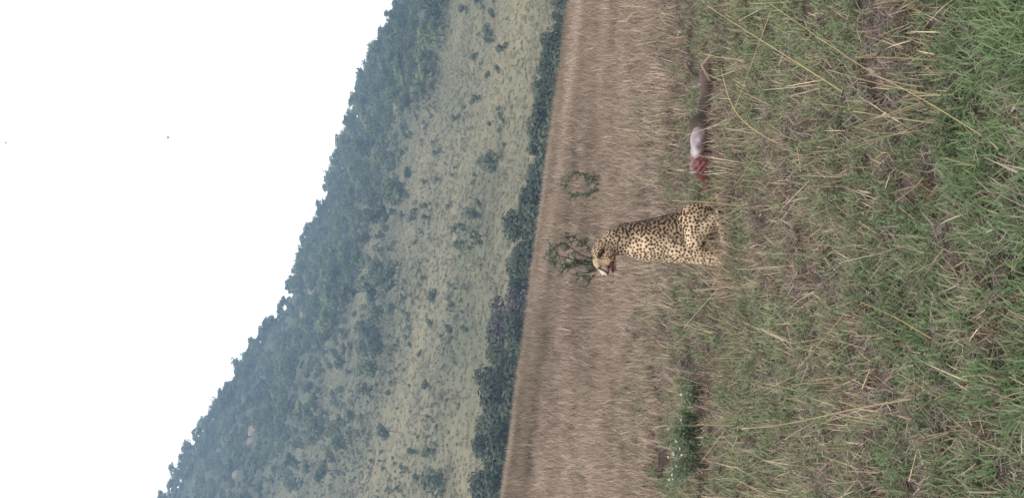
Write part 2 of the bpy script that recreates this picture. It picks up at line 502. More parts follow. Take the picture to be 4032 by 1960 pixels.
def grass_near():
    y = 4.4
    while y < 18.0:
        dy = 0.1
        hw = 0.1634 * y + 0.55
        dens = 330 if y < 7 else (260 if y < 10 else (160 if y < 13 else 150 * (1 - 0.85 * sstep(13, 18, y))))
        for _ in range(int(dens * dy * hw * 2)):
            x = RND.uniform(-hw, hw)
            yy = y + RND.random() * dy
            n1 = nz(x, yy, 0.9, 1.3) + 0.5 * nz(x, yy, 2.3, 4.1)      # green or dry
            n2 = nz(x, yy, 1.6, 9.2)
            g = 0.9 * (1 - sstep(4.9, 6.6, yy)) + 0.47 * sstep(4.9, 6.6, yy) * (1 - sstep(10.5, 16, yy)) + 0.12 * sstep(10.5, 16, yy)
            g = min(0.97, max(0.03, g + 0.55 * n1))
            if yy > 5.9 and nz(x, yy, 3.1, 33.0) < -0.38 and RND.random() < 0.85: continue      # bare gaps between the tufts
            r = RND.random()
            pr = pressed(x, yy)
            if r < g:
                k = 'forb' if (RND.random() < 0.22 and yy > 5.6) else 'green'
                s = RND.uniform(0.7, 1.25) * (1.1 if yy < 5.8 else 1.0)
                t = 0.03 + 0.36 * sstep(5.2, 8, yy) + RND.uniform(-0.08, 0.12)
            else:
                q = RND.random()
                if yy > 11.0 and q < sstep(11.0, 15.5, yy):
                    k, s, t = 'field', RND.uniform(0.6, 0.95), RND.uniform(0.15, 0.45)
                elif q < 0.52 - 0.25 * n2:
                    k, s, t = 'straw', RND.uniform(0.6, 1.2), RND.uniform(-0.02, 0.42)
                else:
                    k, s, t = 'thatch', RND.uniform(0.7, 1.2), RND.uniform(-0.1, 0.36)
            if pr:
                if k != 'thatch' and RND.random() < 0.8: continue
                s *= 0.5
            drop(k, x, yy, s, t)
            if RND.random() < 0.03 and not pr and 5.8 < yy:
                drop('tall', x, yy, RND.uniform(0.6, 1.1), RND.uniform(0.1, 0.4))
        y += dy

def grass_field():
    y = 14.0
    while y < 36.0:
        dy = 0.25
        hw = 0.1634 * y + 0.8
        dens = 85 * sstep(13.0, 17.5, y) if y < 30 else 50
        for _ in range(int(dens * dy * hw * 2)):
            x = RND.uniform(-hw, hw); yy = y + RND.random() * dy
            n1 = nz(x, yy, 0.35, 21.0)
            n3 = nz(x * 0.35, yy, 0.8, 2.0)
            t = 0.22 + 0.38 * n1 + 0.26 * n3 + RND.uniform(-0.1, 0.1)
            t -= 0.16 * sstep(24, 29, yy) * sstep(-1, 3, x)
            if nz(x, yy, 1.7, 51.0) < -0.33 and RND.random() < 0.6: continue
            drop('field', x, yy, RND.uniform(0.55, 1.0) + 0.35 * max(0, nz(x, yy, 1.1, 17.0)), max(-0.05, t + RND.uniform(-.1, .1)))
            if RND.random() < 0.02:
                drop('tall', x, yy, RND.uniform(0.6, 1.0), RND.uniform(0.1, 0.4))
            if n1 + 0.6 * nz(x, yy, 1.2, 70.0) > 0.3 and RND.random() < 0.2:
                drop('green', x, yy, RND.uniform(1.0, 1.6), 0.35)
            if RND.random() < 0.06 * (1 - sstep(15, 20, yy)) + 0.012:
                drop('forb', x, yy, RND.uniform(0.7, 1.2), 0.3)
        y += dy
grass_near()
grass_field()
# grass standing close in front of the cheetah and round the carcass, crossing them
for _ in range(150):
    x = RND.uniform(-0.35, 0.5); y = RND.uniform(9.92, 10.16)
    drop(RND.choice(['straw', 'straw', 'field', 'green', 'tall']), x, y, RND.uniform(0.6, 0.95), RND.uniform(0.1, 0.4))
for _ in range(95):
    x = RND.uniform(0.3, 1.5); y = RND.uniform(10.25, 10.52)
    drop(RND.choice(['straw', 'straw', 'field', 'green', 'thatch']), x, y, RND.uniform(0.55, 0.95), RND.uniform(0.05, 0.35))
for _ in range(75):
    x = RND.uniform(0.82, 1.5); y = RND.uniform(10.36, 10.58)
    drop(RND.choice(['straw', 'thatch', 'thatch']), x, y, RND.uniform(0.6, 1.0), RND.uniform(-0.1, 0.2))
scatter('green_grass', PT['green'], 'green', 'short fresh green grass tufts covering the foreground', 'grass')
scatter('straw_grass', PT['straw'], 'straw', 'dry straw coloured grass blades mixed through the foreground', 'grass')
scatter('dead_thatch', PT['thatch'], 'thatch', 'flattened dead brown thatch lying between the grass tufts', 'grass')
scatter('field_grass', PT['field'], 'field', 'pinkish brown dry grass field behind the cheetah up to the crest', 'grass')
scatter('seed_stalks', PT['tall'], 'tall', 'thin pale seed stalks rising out of the grass', 'grass')
scatter('leafy_forbs', PT['forb'], 'forb', 'small dark green leafy weeds among the grass', 'weeds')

# ------------------------------------------------------------------ organic solids: blended distance field -> one continuous skin
def seg_d(P, a, b, ra, rb):
    a, b = np.array(a), np.array(b)
    ab = b - a
    t = np.clip(((P - a) @ ab) / max(1e-9, ab @ ab), 0, 1)
    return np.linalg.norm(P - (a + t[..., None] * ab), axis=-1) - (ra + (rb - ra) * t)

def ell_d(P, c, r, yaw=0.0, pit=0.0):
    Q = P - np.array(c)
    if yaw:
        cs, sn = math.cos(yaw), math.sin(yaw)
        Q = np.stack([Q[..., 0] * cs + Q[..., 1] * sn, -Q[..., 0] * sn + Q[..., 1] * cs, Q[..., 2]], -1)
    if pit:
        cs, sn = math.cos(pit), math.sin(pit)
        Q = np.stack([Q[..., 0] * cs + Q[..., 2] * sn, Q[..., 1], -Q[..., 0] * sn + Q[..., 2] * cs], -1)
    r = np.array(r)
    k0 = np.linalg.norm(Q / r, axis=-1)
    k1 = np.linalg.norm(Q / (r * r), axis=-1)
    return k0 * (k0 - 1) / np.maximum(k1, 1e-9)

def smin(a, b, k):
    h = np.clip(0.5 + 0.5 * (b - a) / k, 0, 1)
    return b * (1 - h) + a * h - k * h * (1 - h)

def skin(fn, lo, hi, h):
    """naive surface nets over a distance function"""
    lo, hi = np.array(lo), np.array(hi)
    n = np.ceil((hi - lo) / h).astype(int) + 1
    ax = [lo[i] + h * np.arange(n[i]) for i in range(3)]
    P = np.stack(np.meshgrid(*ax, indexing='ij'), -1)
    D = fn(P)
    S = D < 0
    cs = tuple(n - 1)
    acc = np.zeros(cs + (3,)); cnt = np.zeros(cs)
    corner = lambda A, d: A[d[0]:d[0] + cs[0], d[1]:d[1] + cs[1], d[2]:d[2] + cs[2]]
    for axis in range(3):
        for u in (0, 1):
            for v in (0, 1):
                d0 = [0, 0, 0]; o = [i for i in range(3) if i != axis]
                d0[o[0]] = u; d0[o[1]] = v
                d1 = list(d0); d1[axis] = 1
                A, B = corner(D, d0), corner(D, d1)
                m = (A < 0) != (B < 0)
                t = np.where(m, A / np.where(m, A - B, 1), 0)
                pt = np.zeros(cs + (3,))
                for i in range(3): pt[..., i] = d0[i]
                pt[..., axis] = t
                acc += pt * m[..., None]; cnt += m
    act = cnt > 0
    idx = -np.ones(cs, dtype=int)
    idx[act] = np.arange(act.sum())
    ii = np.argwhere(act)
    Vv = lo + h * (ii + acc[act] / cnt[act][:, None])
    F = []
    for axis in range(3):
        a1, a2 = (axis + 1) % 3, (axis + 2) % 3
        s0 = [slice(None)] * 3; s1 = [slice(None)] * 3
        s0[axis] = slice(0, -1); s1[axis] = slice(1, None)
        ch = S[tuple(s0)] != S[tuple(s1)]
        for e in np.argwhere(ch):
            if e[a1] == 0 or e[a2] == 0 or e[a1] >= cs[a1] or e[a2] >= cs[a2]: continue
            q = []
            for (u, v) in ((0, 0), (-1, 0), (-1, -1), (0, -1)):
                c = e.copy(); c[a1] += u; c[a2] += v
                q.append(int(idx[tuple(c)]))
            F.append(q if not S[tuple(e)] else q[::-1])
    return Vv, F

def lerp(c1, c2, t):
    t = np.clip(t, 0, 1)[..., None]
    return np.asarray(c1) * (1 - t) + np.asarray(c2) * t

# ------------------------------------------------------------------ the cheetah
def build_cheetah():
    A = R(25)
    ca, sa = math.cos(A), math.sin(A)
    def torso_pts(P):
        # animal frame: f forward, l towards its left side (the side we see)
        f = -P[..., 0] * ca - P[..., 1] * sa
        l = P[..., 0] * sa - P[..., 1] * ca
        return np.stack([f, l / 0.74, P[..., 2]], -1)
    chain = [(0.02, .71, .088), (0.032, .645, .108), (0.028, .52, .130), (0.045, .42, .132), (0.075, .32, .128), (0.115, .20, .125), (0.135, .14, .13)]
    near, far = -1, 1
    limbs = [
        # forelegs
        ((0.005, -.085, .50), (-.025, -.12, .32), .064, .056), ((-.025, -.12, .32), (-.082, -.145, .10), .054, .036), ((-.082, -.145, .10), (-.09, -.155, .03), .036, .036),
        ((-.085, -.155, .03), (-.125, -.17, .025), .033, .028),
        ((-.05, .02, .50), (-.068, .005, .32), .064, .056), ((-.068, .005, .32), (-.105, -.02, .10), .052, .035), ((-.105, -.02, .10), (-.115, -.03, .03), .035, .036),
        ((-.11, -.03, .03), (-.15, -.045, .025), .033, .028),
        # hind legs, folded
        ((.17, -.06, .20), (.03, -.15, .22), .10, .062), ((.03, -.15, .22), (.19, -.15, .06), .058, .034), ((.19, -.15, .055), (.04, -.21, .03), .034, .034),
        ((.04, -.21, .03), (.0, -.225, .025), .035, .03),
        ((.10, .12, .20), (-.03, .09, .20), .09, .06), ((-.03, .09, .2), (.10, .14, .06), .055, .034), ((.10, .14, .05), (-.04, .10, .03), .034, .034),
    ]
    tail = [(.24, .03, .09), (.31, .01, .05), (.32, -.10, .045), (.27, -.19, .05), (.20, -.235, .06), (.14, -.26, .05)]
    def fn(P):
        Q = torso_pts(P)
        d = None
        for (x0, z0, r0), (x1, z1, r1) in zip(chain[:-1], chain[1:]):
            e = seg_d(Q, (-x0 / ca, 0, z0), (-x1 / ca, 0, z1), r0, r1) * 0.85
            d = e if d is None else smin(d, e, 0.03)
        # breast, withers, haunch
        d = smin(d, ell_d(P, (-.035, -.04, .50), (.075, .075, .14), 0), 0.04)
        d = smin(d, ell_d(P, (.16, -.085, .20), (.108, .07, .125), 0, R(-18)), 0.03)
        d = smin(d, ell_d(P, (.12, .10, .19), (.10, .06, .12)), 0.03)
        d = smin(d, ell_d(P, (.02, -.085, .49), (.07, .045, .11), 0, R(8)), 0.03)
        # neck
        d = smin(d, seg_d(P, (.03, -.01, .70), (-.035, -.03, .80), .082, .066), 0.03)
        for a, b, ra, rb in limbs:
            d = smin(d, seg_d(P, a, b, ra, rb), 0.018)
        for k, (a, b) in enumerate(zip(tail[:-1], tail[1:])):
            d = smin(d, seg_d(P, a, b, .032 - .003 * k, .03 - .003 * k), 0.012)
        # head
        hd = ell_d(P, (-.068, -.04, .802), (.088, .064, .072))
        hd = smin(hd, ell_d(P, (-.115, -.04, .83), (.045, .048, .042)), 0.02)            # forehead
        hd = smin(hd, seg_d(P, (-.125, -.045, .818), (-.183, -.05, .797), .043, .027), 0.018)   # bridge and muzzle
        hd = smin(hd, ell_d(P, (-.178, -.05, .787), (.032, .036, .020)), 0.012)         # lips
        hd = smin(hd, ell_d(P, (-.085, -.088, .775), (.045, .022, .035)), 0.02)         # cheek
        hd = smin(hd, seg_d(P, (-.09, -.045, .762), (-.165, -.05, .737), .036, .019), 0.014)    # lower jaw
        # open mouth
        mouth = seg_d(P, (-.115, -.055, .768), (-.215, -.06, .758), .006, .019)
        mouth = np.maximum(mouth, np.abs(P[..., 1] + .055) - .045)
        hd = np.maximum(hd, -mouth)
        # ears laid to the sides
        hd = smin(hd, ell_d(P, (-.052, -.102, .835), (.030, .018, .027), 0, R(-25)), 0.01)
        hd = smin(hd, ell_d(P, (-.045, .022, .855), (.028, .017, .026), 0, R(-25)), 0.01)
        hd = np.maximum(hd, -ell_d(P, (-.062, -.120, .832), (.020, .012, .016), 0, R(-25)))
        # brow over the eye
        hd = smin(hd, seg_d(P, (-.12, -.085, .845), (-.158, -.075, .838), .012, .008), 0.012)
        return smin(d, hd, 0.022)
    Vv, F = skin(fn, (-.27, -.31, -.02), (.37, .22, .90), 0.0048)
    n = len(Vv)
    x, y, z = Vv[:, 0], Vv[:, 1], Vv[:, 2]
    f = -x * ca - y * sa; l = x * sa - y * ca
    # ground colour of the coat: tawny on the back, cream on the breast, throat and inside
    tawny, cream, dusky = (0.37, 0.235, 0.14), (0.57, 0.425, 0.285), (0.19, 0.13, 0.098)
    axis_f = np.interp(z, [c[1] for c in chain][::-1], [-c[0] / ca for c in chain][::-1])
    front = (f - axis_f) / 0.12
    front = np.where(z < .3, front * 0.7 + 0.15, front)
    base = lerp(tawny, cream, 0.5 + 0.75 * front)
    base = np.where(((z > .3) & (z < .76))[:, None], lerp(base, np.array(dusky)[None, :], np.clip(-front - 0.05, 0, 1) * 1.3), base)
    head = (z > .71) & (x < .02)
    base[head] = lerp((0.37, 0.265, 0.165), (0.50, 0.40, 0.29), (np.clip((0.80 - z) / .06, 0, 1) + np.clip((-.13 - x) / .05, 0, 1))[head] * 0.7)
    # spots: evenly spread centres over the skin
    rr = random.Random(5)
    order = list(range(n)); rr.shuffle(order)
    Q = np.stack([f * 1.0, l, z * 1.0], -1)
    anis = np.where(((z > .3) & (z < .72) & (front < 0.2)), 1.0, 0.0)
    kd_cell = {}
    cents = []
    for i in order:
        p = Vv[i]
        hdp = bool(head[i])
        low = z[i] < .12 or (x[i] < -.06 and z[i] < .3)
        r = 0.0155 if hdp else (0.019 if low else (0.0205 if front[i] < 0.5 else 0.0192))
        c = tuple(int(v // 0.03) for v in p)
        ok = True
        for dx in (-1, 0, 1):
            for dy in (-1, 0, 1):
                for dz in (-1, 0, 1):
                    for j in kd_cell.get((c[0] + dx, c[1] + dy, c[2] + dz), ()):
                        if np.sum((cents[j][0] - p) ** 2) < r * r: ok = False; break
                    if not ok: break
                if not ok: break
            if not ok: break
        if ok:
            s = r * rr.uniform(0.33, 0.53)
            kd_cell.setdefault(c, []).append(len(cents))
            # stretched spots that run together into streaks along the back
            an = rr.uniform(1.3, 2.6) if anis[i] > 0 else rr.uniform(1.0, 1.35)
            th = rr.gauss(0.1, 0.5)
            cents.append((p, s, an, th))
    kt = KDTree(len(cents))
    for j, c in enumerate(cents): kt.insert(c[0], j)
    kt.balance()
    spot = np.zeros(n)
    for i in range(n):
        for co, j, dist in kt.find_n(Vv[i], 3):
            p, s, an, th = cents[j]
            dv = Vv[i] - p
            df = -dv[0] * ca - dv[1] * sa; dl = dv[0] * sa - dv[1] * ca
            h = df - dl * 0.3
            v = dv[2]
            a = h * math.cos(th) + v * math.sin(th); b = -h * math.sin(th) + v * math.cos(th)
            rest = max(0.0, float(dv @ dv) - h * h - v * v)
            dd = math.sqrt((a / an) ** 2 + (b * (1.0 + 0.15 * (an - 1))) ** 2 + 0.6 * rest)
            spot[i] = max(spot[i], min(1.0, max(0.0, (s - dd) / 0.004 + 0.5)))
    facep = head & (x < -.10)
    spot[facep] *= 0.25
    spotc = lerp((0.014, 0.010, 0.009), (0.04, 0.022, 0.015), np.clip(front * 0.6, 0, 1))
    col = base * (1 - spot[:, None] * 0.95) + spotc * spot[:, None] * 0.95
    def paint(mask_d, r, c, soft=0.005, near_only=True):
        m = np.clip((r - mask_d) / soft + 0.5, 0, 1)
        if near_only is False: pass
        col[:] = col * (1 - m[:, None]) + np.array(c) * m[:, None]
    dk = (0.022, 0.015, 0.014)
    xz = np.stack([x, 0 * y, z], -1)
    isH = np.where(head, 0, 1)
    # cream muzzle and chin
    paint(np.where(head, seg_d(xz, (-.165, 0, .835), (-.205, 0, .80), 0, 0), 1), .009, (0.44, 0.38, 0.31))
    paint(np.where(head & (z < .772) & (z > .70), seg_d(xz, (-.14, 0, .742), (-.18, 0, .735), 0, 0), 1), .022, (0.45, 0.36, 0.30))
    # tear line from the eye to the mouth, and the rim of the eye
    paint(np.where(head, seg_d(xz, (-.158, 0, .842), (-.175, 0, .80), 0, 0), 1), .0058, dk)
    paint(np.where(head, seg_d(xz, (-.175, 0, .80), (-.197, 0, .775), 0, 0), 1), .0065, dk)
    # ear rim and inside
    earx = np.where(head & (y < -.085), seg_d(xz, (-.085, 0, .833), (-.045, 0, .815), 0, 0), 1)
    paint(earx, .009, dk)
    earx = np.where(head & (y < -.085), seg_d(xz, (-.09, 0, .848), (-.06, 0, .842), 0, 0), 1)
    paint(earx, .007, (0.05, 0.034, 0.028))
    # blood and the inside of the mouth
    md = np.where(head & (x < -.112), np.abs(z - .757 + (x + .16) * 0.12) , 1)
    paint(md, .016, (0.12, 0.038, 0.045), 0.006)
    md = np.where(head & (x < -.105) & (z < .775), np.linalg.norm(Vv - np.array((-.16, -.06, .757)), axis=1), 1)
    paint(md, .028, (0.12, 0.036, 0.043), 0.012)
    sm = np.array([noise.noise(Vector(v) * 55) for v in Vv[head]])
    hm = np.zeros(n); hm[head] = sm
    stain = np.where(head & (x < -.10) & (z < .80), np.clip(1 - np.linalg.norm(Vv - np.array((-.165, -.06, .755)), axis=1) / .07, 0, 1) * (0.9 + 1.2 * hm), 0)
    col[:] = lerp(col, np.array((0.17, 0.07, 0.065))[None, :], stain * 0.7)
    # tail: rings and black tip
    td = np.min([seg_d(Vv, a, b, 0, 0) for a, b in zip(tail[2:-1], tail[3:])], axis=0)
    tl = np.where((td < .034) & (z < .115) & (x > .1) & (y < -.12), 0, 1)
    paint(np.where(x < .26, tl, 1), .5, (0.022, 0.018, 0.018))
    # pale toes
    toe = np.minimum(np.linalg.norm(Vv - np.array((.0, -.235, .03)), axis=1), np.linalg.norm(Vv - np.array((-.13, -.18, .03)), axis=1))
    paint(toe, .035, (0.48, 0.42, 0.35), 0.02)
    C = np.concatenate([np.clip(col, 0, 1), np.ones((n, 1))], 1)
    me = meshdata('cheetah_body', Vv, F, MAT['coat'], smooth=True, attrs={'coat': ('POINT', 'FLOAT_COLOR', C)})
    yb = 10.35
    x0 = (1000 - U0) / FPX * yb
    root = empty('cheetah', (x0, yb, gz(x0, yb) - 0.005))
    root.scale = (1.035, 1.035, 1.035)
    tag(root, 'spotted cheetah sitting upright in the grass with red open mouth, facing left', 'cheetah')
    obj('body', me, root)
    def near_surface(px_, pz_, r=0.012):
        m = (np.abs(x - px_) < r) & (np.abs(z - pz_) < r)
        return float(y[m].min()) if m.any() else -0.08
    def ball(name, c, r, mat, label=None):
        bm = bmesh.new()
        bmesh.ops.create_icosphere(bm, subdivisions=3, radius=1.0)
        for v in bm.verts:
            v.co = Vector((v.co.x * r[0], v.co.y * r[1], v.co.z * r[2])) + Vector(c)
            v.co += Vector((0, 0, 0.12 * min(r) * noise.noise(v.co * 60)))
        for f_ in bm.faces: f_.smooth = True
        m = bpy.data.meshes.new(name); bm.to_mesh(m); bm.free(); m.materials.append(mat)
        o = obj(name, m, root)
        if label: o['label'] = label
        return o
    ey = near_surface(-.148, .83)
    ball('eye', (-.148, ey + .005, .830), (.009, .008, .0075), MAT['eye'])
    far_e = (np.abs(x + .148) < .012) & (np.abs(z - .83) < .012)
    ball('eye', (-.148, float(y[far_e].max()) - .005, .830), (.009, .008, .0075), MAT['eye'])
    ball('nose', (-.209, -.052, .803), (.010, .017, .009), MAT['black'])
    # tongue: a thick curled slab inside the mouth
    bm = bmesh.new()
    bmesh.ops.create_icosphere(bm, subdivisions=3, radius=1.0)
    for v in bm.verts:
        t = v.co.x
        v.co = Vector((-.158 + t * .038, -.058 + v.co.y * .024, .752 + v.co.z * .010 - 0.012 * max(0, -t) ** 2 - .006 * abs(v.co.y) ** 2 * -1))
    for f_ in bm.faces: f_.smooth = True
    m = bpy.data.meshes.new('tongue'); bm.to_mesh(m); bm.free(); m.materials.append(MAT['tongue'])
    obj('tongue', m, root)['label'] = 'wet red tongue in the open mouth'
    return root
build_cheetah()

# ------------------------------------------------------------------ the carcass
def build_carcass():
    yb = 10.62
    s = FPX / yb
    cx = at(1400, 2800, yb).x
    root = empty('antelope_carcass', (cx, yb, gz(cx, yb) - 0.008))
    tag(root, 'half eaten brown antelope carcass with pale belly and red flesh behind the cheetah', 'carcass')
    zb = gz(cx, yb)
    L = lambda u, v, dy=0.0: ((u - 1400) / s, dy, CAMZ - (v - V0) / s - zb)
    def part(name, fn, lo, hi, h, colfn=None, mat=None, label=None):
        Vv, F = skin(fn, lo, hi, h)
        if colfn is not None:
            C = np.concatenate([np.clip(colfn(Vv), 0, 1), np.ones((len(Vv), 1))], 1)
            me = meshdata(name, Vv, F, MAT['hide'], smooth=True, attrs={'coat': ('POINT', 'FLOAT_COLOR', C)})
        else:
            me = meshdata(name, Vv, F, mat, smooth=True)
        o = obj(name, me, root)
        if label: o['label'] = label
        return o
    # hide: rump to neck to head, lying on its side
    def body(P):
        d = seg_d(P, (-.20, .03, .07), (.04, .02, .085), .065, .098)
        d = smin(d, seg_d(P, (.06, .02, .09), (.12, -.02, .13), .095, .066), .04)
        d = smin(d, seg_d(P, (.12, .02, .08), (.36, .0, .055), .065, .045), .03)         # neck
        d = smin(d, seg_d(P, (.36, .0, .06), (.46, -.03, .075), .046, .05), .02)         # head
        d = smin(d, seg_d(P, (.46, -.03, .07), (.545, -.06, .055), .04, .024), .02)      # muzzle
        d = smin(d, seg_d(P, (-.20, .03, .08), (-.30, .0, .04), .05, .03), .03)          # haunch
        d = smin(d, seg_d(P, (.10, -.08, .04), (.02, -.16, .025), .03, .016), .015)      # foreleg
        d = smin(d, seg_d(P, (.02, -.16, .025), (-.09, -.15, .02), .015, .012), .01)
        return d + .006 * np.sin(P[..., 0] * 47 + 2 * np.sin(P[..., 1] * 31)) * np.sin(P[..., 2] * 53 + P[..., 0] * 20)
    def bodycol(Vv):
        b = lerp((0.05, 0.038, 0.033), (0.115, 0.08, 0.064), 0.5 + 0.5 * np.sin(Vv[:, 0] * 19 + Vv[:, 1] * 11))
        dark = np.clip(1 - np.linalg.norm(Vv - np.array((.13, -.02, .15)), axis=1) / .09, 0, 1) * 1.5
        b = lerp(b, np.array((0.05, 0.04, 0.036))[None, :], dark)
        bl = np.clip((-.16 - Vv[:, 0]) / .06, 0, 1)
        return lerp(b, np.array((0.13, 0.03, 0.03))[None, :], bl * 0.7)
    part('body', body, (-.38, -.22, -.02), (.60, .15, .24), .009, bodycol)
    # pale swollen belly skin
    def paunch(P):
        d = ell_d(P, (-.005, -.055, .135), (.112, .055, .052), 0, R(-6))
        d = smin(d, ell_d(P, (.06, -.06, .13), (.05, .045, .045)), .03)
        return d + .004 * np.sin(P[..., 0] * 60) * np.sin(P[..., 2] * 70 + P[..., 1] * 40)
    part('paunch', paunch, (-.16, -.14, .04), (.16, .06, .24), .008, None, MAT['paunch'], 'smooth pinkish white belly skin')
    # open flesh with ribs
    def flesh(P):
        d = ell_d(P, (-.15, -.03, .10), (.07, .06, .085), 0, R(15))
        return d + 0.008 * np.sin(P[..., 0] * 120 + P[..., 2] * 70) * np.cos(P[..., 2] * 95)
    part('exposed_flesh', flesh, (-.25, -.12, 0), (-.05, .05, .22), .007, None, MAT['flesh'], 'raw red flesh torn open')
    for k in range(5):
        xk = -.205 + .032 * k
        def rib(P, xk=xk):
            d = None
            arc = [(xk, -.085 + .012 * q * q * .6, .05 + .03 * q) for q in range(5)]
            for a, b in zip(arc[:-1], arc[1:]):
                e = seg_d(P, a, b, .0065, .0065)
                d = e if d is None else np.minimum(d, e)
            return d
        part('rib', rib, (xk - .03, -.12, .03), (xk + .03, .06, .19), .0045, None, MAT['bone'] if k < 2 else MAT['flesh'])
    # head: ear and horns
    def earf(P):
        d = ell_d(P, (.40, -.04, .135), (.016, .011, .042), 0, R(20))
        return np.maximum(d, -ell_d(P, (.40, -.055, .14), (.008, .011, .03), 0, R(20)))
    part('ear', earf, (.34, -.08, .07), (.46, .0, .23), .005, lambda Vv: lerp((0.05, 0.04, 0.038), (0.34, 0.29, 0.27), np.clip((-.042 - Vv[:, 1]) / .006, 0, 1)))
    for dy, sx in ((-.02, 0), (.03, .02)):
        def horn(P, dy=dy, sx=sx):
            pts = [(.45 + sx, dy, .11), (.475 + sx, dy + .01, .16), (.52 + sx, dy + .02, .19), (.57 + sx, dy + .03, .20)]
            d = None
            for k, (a, b) in enumerate(zip(pts[:-1], pts[1:])):
                e = seg_d(P, a, b, .012 - .003 * k, .009 - .003 * k)
                d = e if d is None else smin(d, e, .004)
            return d
        part('horn', horn, (.41, dy - .04, .08), (.63, dy + .08, .24), .0045, None, MAT['bark'])
    def leg(P):
        d = seg_d(P, (.44, -.10, .06), (.53, -.14, .12), .016, .011)
        return smin(d, seg_d(P, (.53, -.14, .12), (.60, -.15, .06), .011, .013), .006)
    part('hind_leg', leg, (.40, -.19, .02), (.65, -.06, .16), .005, lambda Vv: lerp((0.15, 0.11, 0.085), (0.26, 0.20, 0.16), np.clip((Vv[:, 0] - .44) / .1, 0, 1)))
build_carcass()

# ------------------------------------------------------------------ tubes and leaves for plants
def tube(V, F, pts, rads, sides=5):
    i0 = len(V)
    pts = [Vector(p) for p in pts]
    for k, p in enumerate(pts):
        d = (pts[min(k + 1, len(pts) - 1)] - pts[max(k - 1, 0)])
        d = d.normalized() if d.length > 1e-9 else Vector((0, 0, 1))
        a = d.cross(Vector((0.3, 0.9, 0.1))).normalized()
        b = d.cross(a)
        for j in range(sides):
            t = 6.2832 * j / sides
            V.append(p + (a * math.cos(t) + b * math.sin(t)) * rads[k])
    for k in range(len(pts) - 1):
        for j in range(sides):
            F.append((i0 + k * sides + j, i0 + k * sides + (j + 1) % sides, i0 + (k + 1) * sides + (j + 1) % sides, i0 + (k + 1) * sides + j))
    V.append(pts[-1]); t = len(V) - 1
    e = i0 + (len(pts) - 1) * sides
    for j in range(sides): F.append((e + j, e + (j + 1) % sides, t))

def leaf(V, F, B, c, nrm, size, asp, bv, rnd):
    nrm = Vector(nrm).normalized()
    a = nrm.orthogonal().normalized()
    a.rotate(Quaternion(nrm, rnd.uniform(0, 6.28)))
    b = nrm.cross(a)
    i = len(V)
    c = Vector(c)
    V.extend([c - a * size, c + b * size * asp + nrm * size * 0.15, c + a * size, c - b * size * asp + nrm * size * 0.15])
    B.extend([bv] * 4)
    F.append((i, i + 1, i + 2, i + 3))

def rvec(rnd):
    while True:
        v = Vector((rnd.uniform(-1, 1), rnd.uniform(-1, 1), rnd.uniform(-1, 1)))
        if 0.05 < v.length < 1: return v

def crown_mesh(name, rnd, H, W, nl, size, low, lobes, mat, flat=1.0):
    """leaf clumps spread through a handful of uneven lobes"""
    V, F, B = [], [], []
    LB = []
    for k in range(lobes):
        a = rnd.uniform(0, 6.28); rr = W * 0.5 * rnd.uniform(0.15, 0.75)
        zc = H * (low + (1 - low) * rnd.uniform(0.2, 0.85))
        sc = 1.0 - 0.45 * abs((zc / H - low) / (1 - low) - 0.45)
        LB.append((Vector((rr * math.cos(a) * sc, rr * math.sin(a) * sc, zc)), W * rnd.uniform(0.16, 0.30), rnd.uniform(0, 1)))
    for k in range(nl):
        c, r, t = LB[rnd.randrange(lobes)]
        v = rvec(rnd); v = v.normalized() * (0.45 + 0.6 * rnd.random() ** 0.6)
        p = c + Vector((v.x * r, v.y * r, v.z * r * 0.75 * flat))
        if p.z < 0.05 * H: continue
        nrm = (v.normalized() + rvec(rnd) * 0.55 + Vector((0, 0, 0.35)))
        leaf(V, F, B, p, nrm, size * rnd.uniform(0.6, 1.3), rnd.uniform(0.5, 0.9), min(1, max(0, 0.55 * t + 0.45 * rnd.random())), rnd)
    return meshdata(name, V, F, mat, attrs={'bv': ('POINT', 'FLOAT', B)}), LB

def trunk_mesh(name, rnd, H, W, LB, r0):
    V, F = [], []
    top = Vector((rnd.uniform(-.1, .1) * W, rnd.uniform(-.1, .1) * W, H * 0.5))
    tube(V, F, [(0, 0, -0.4), (top.x * .3, top.y * .3, H * .22), top], [r0 * 1.2, r0 * .9, r0 * .55], 6)
    for c, r, t in LB[:9]:
        s = Vector((top.x * .3, top.y * .3, H * .2)).lerp(top, rnd.uniform(0.2, 1))
        m = s.lerp(c, .5) + Vector((0, 0, -.06 * H))
        tube(V, F, [s, m, c], [r0 * .5, r0 * .34, r0 * .12], 5)
    return meshdata(name, V, F, MAT['bark'], smooth=True)

# far trees: crowns about 5 m across, seen at 500 to 900 m
rt = random.Random(77)
FAR = []
for k in range(7):
    H, W = rt.uniform(4.6, 7.0), rt.uniform(4.2, 6.5)
    cm, LB = crown_mesh('far_crown', rt, H, W, 330, 0.42, 0.22 if k % 3 else 0.4, rt.randint(8, 13), MAT['treeleaf'], 0.8 if k % 3 else 0.55)
    FAR.append((cm, trunk_mesh('far_trunk', rt, H, W, LB, 0.16)))
BUSH = []
for k in range(5):
    H, W = rt.uniform(1.8, 2.8), rt.uniform(2.2, 3.6)
    cm, LB = crown_mesh('far_bush_crown', rt, H, W, 200, 0.26, 0.05, rt.randint(6, 9), MAT['bushleaf'])
    BUSH.append((cm, trunk_mesh('far_bush_trunk', rt, H, W, LB, 0.06)))
MID = []
for k in range(7):
    H, W = rt.uniform(8.0, 10.0), rt.uniform(6.5, 9.5)
    cm, LB = crown_mesh('valley_crown', rt, H, W, 2600, 0.29, 0.12, rt.randint(12, 18), MAT['valleyleaf'])
    MID.append((cm, trunk_mesh('valley_trunk', rt, H, W, LB, 0.22), H))
cmP, LBP = crown_mesh('purple_crown', rt, 8.0, 8.0, 3000, 0.24, 0.1, 18, MAT['dryleaf'])
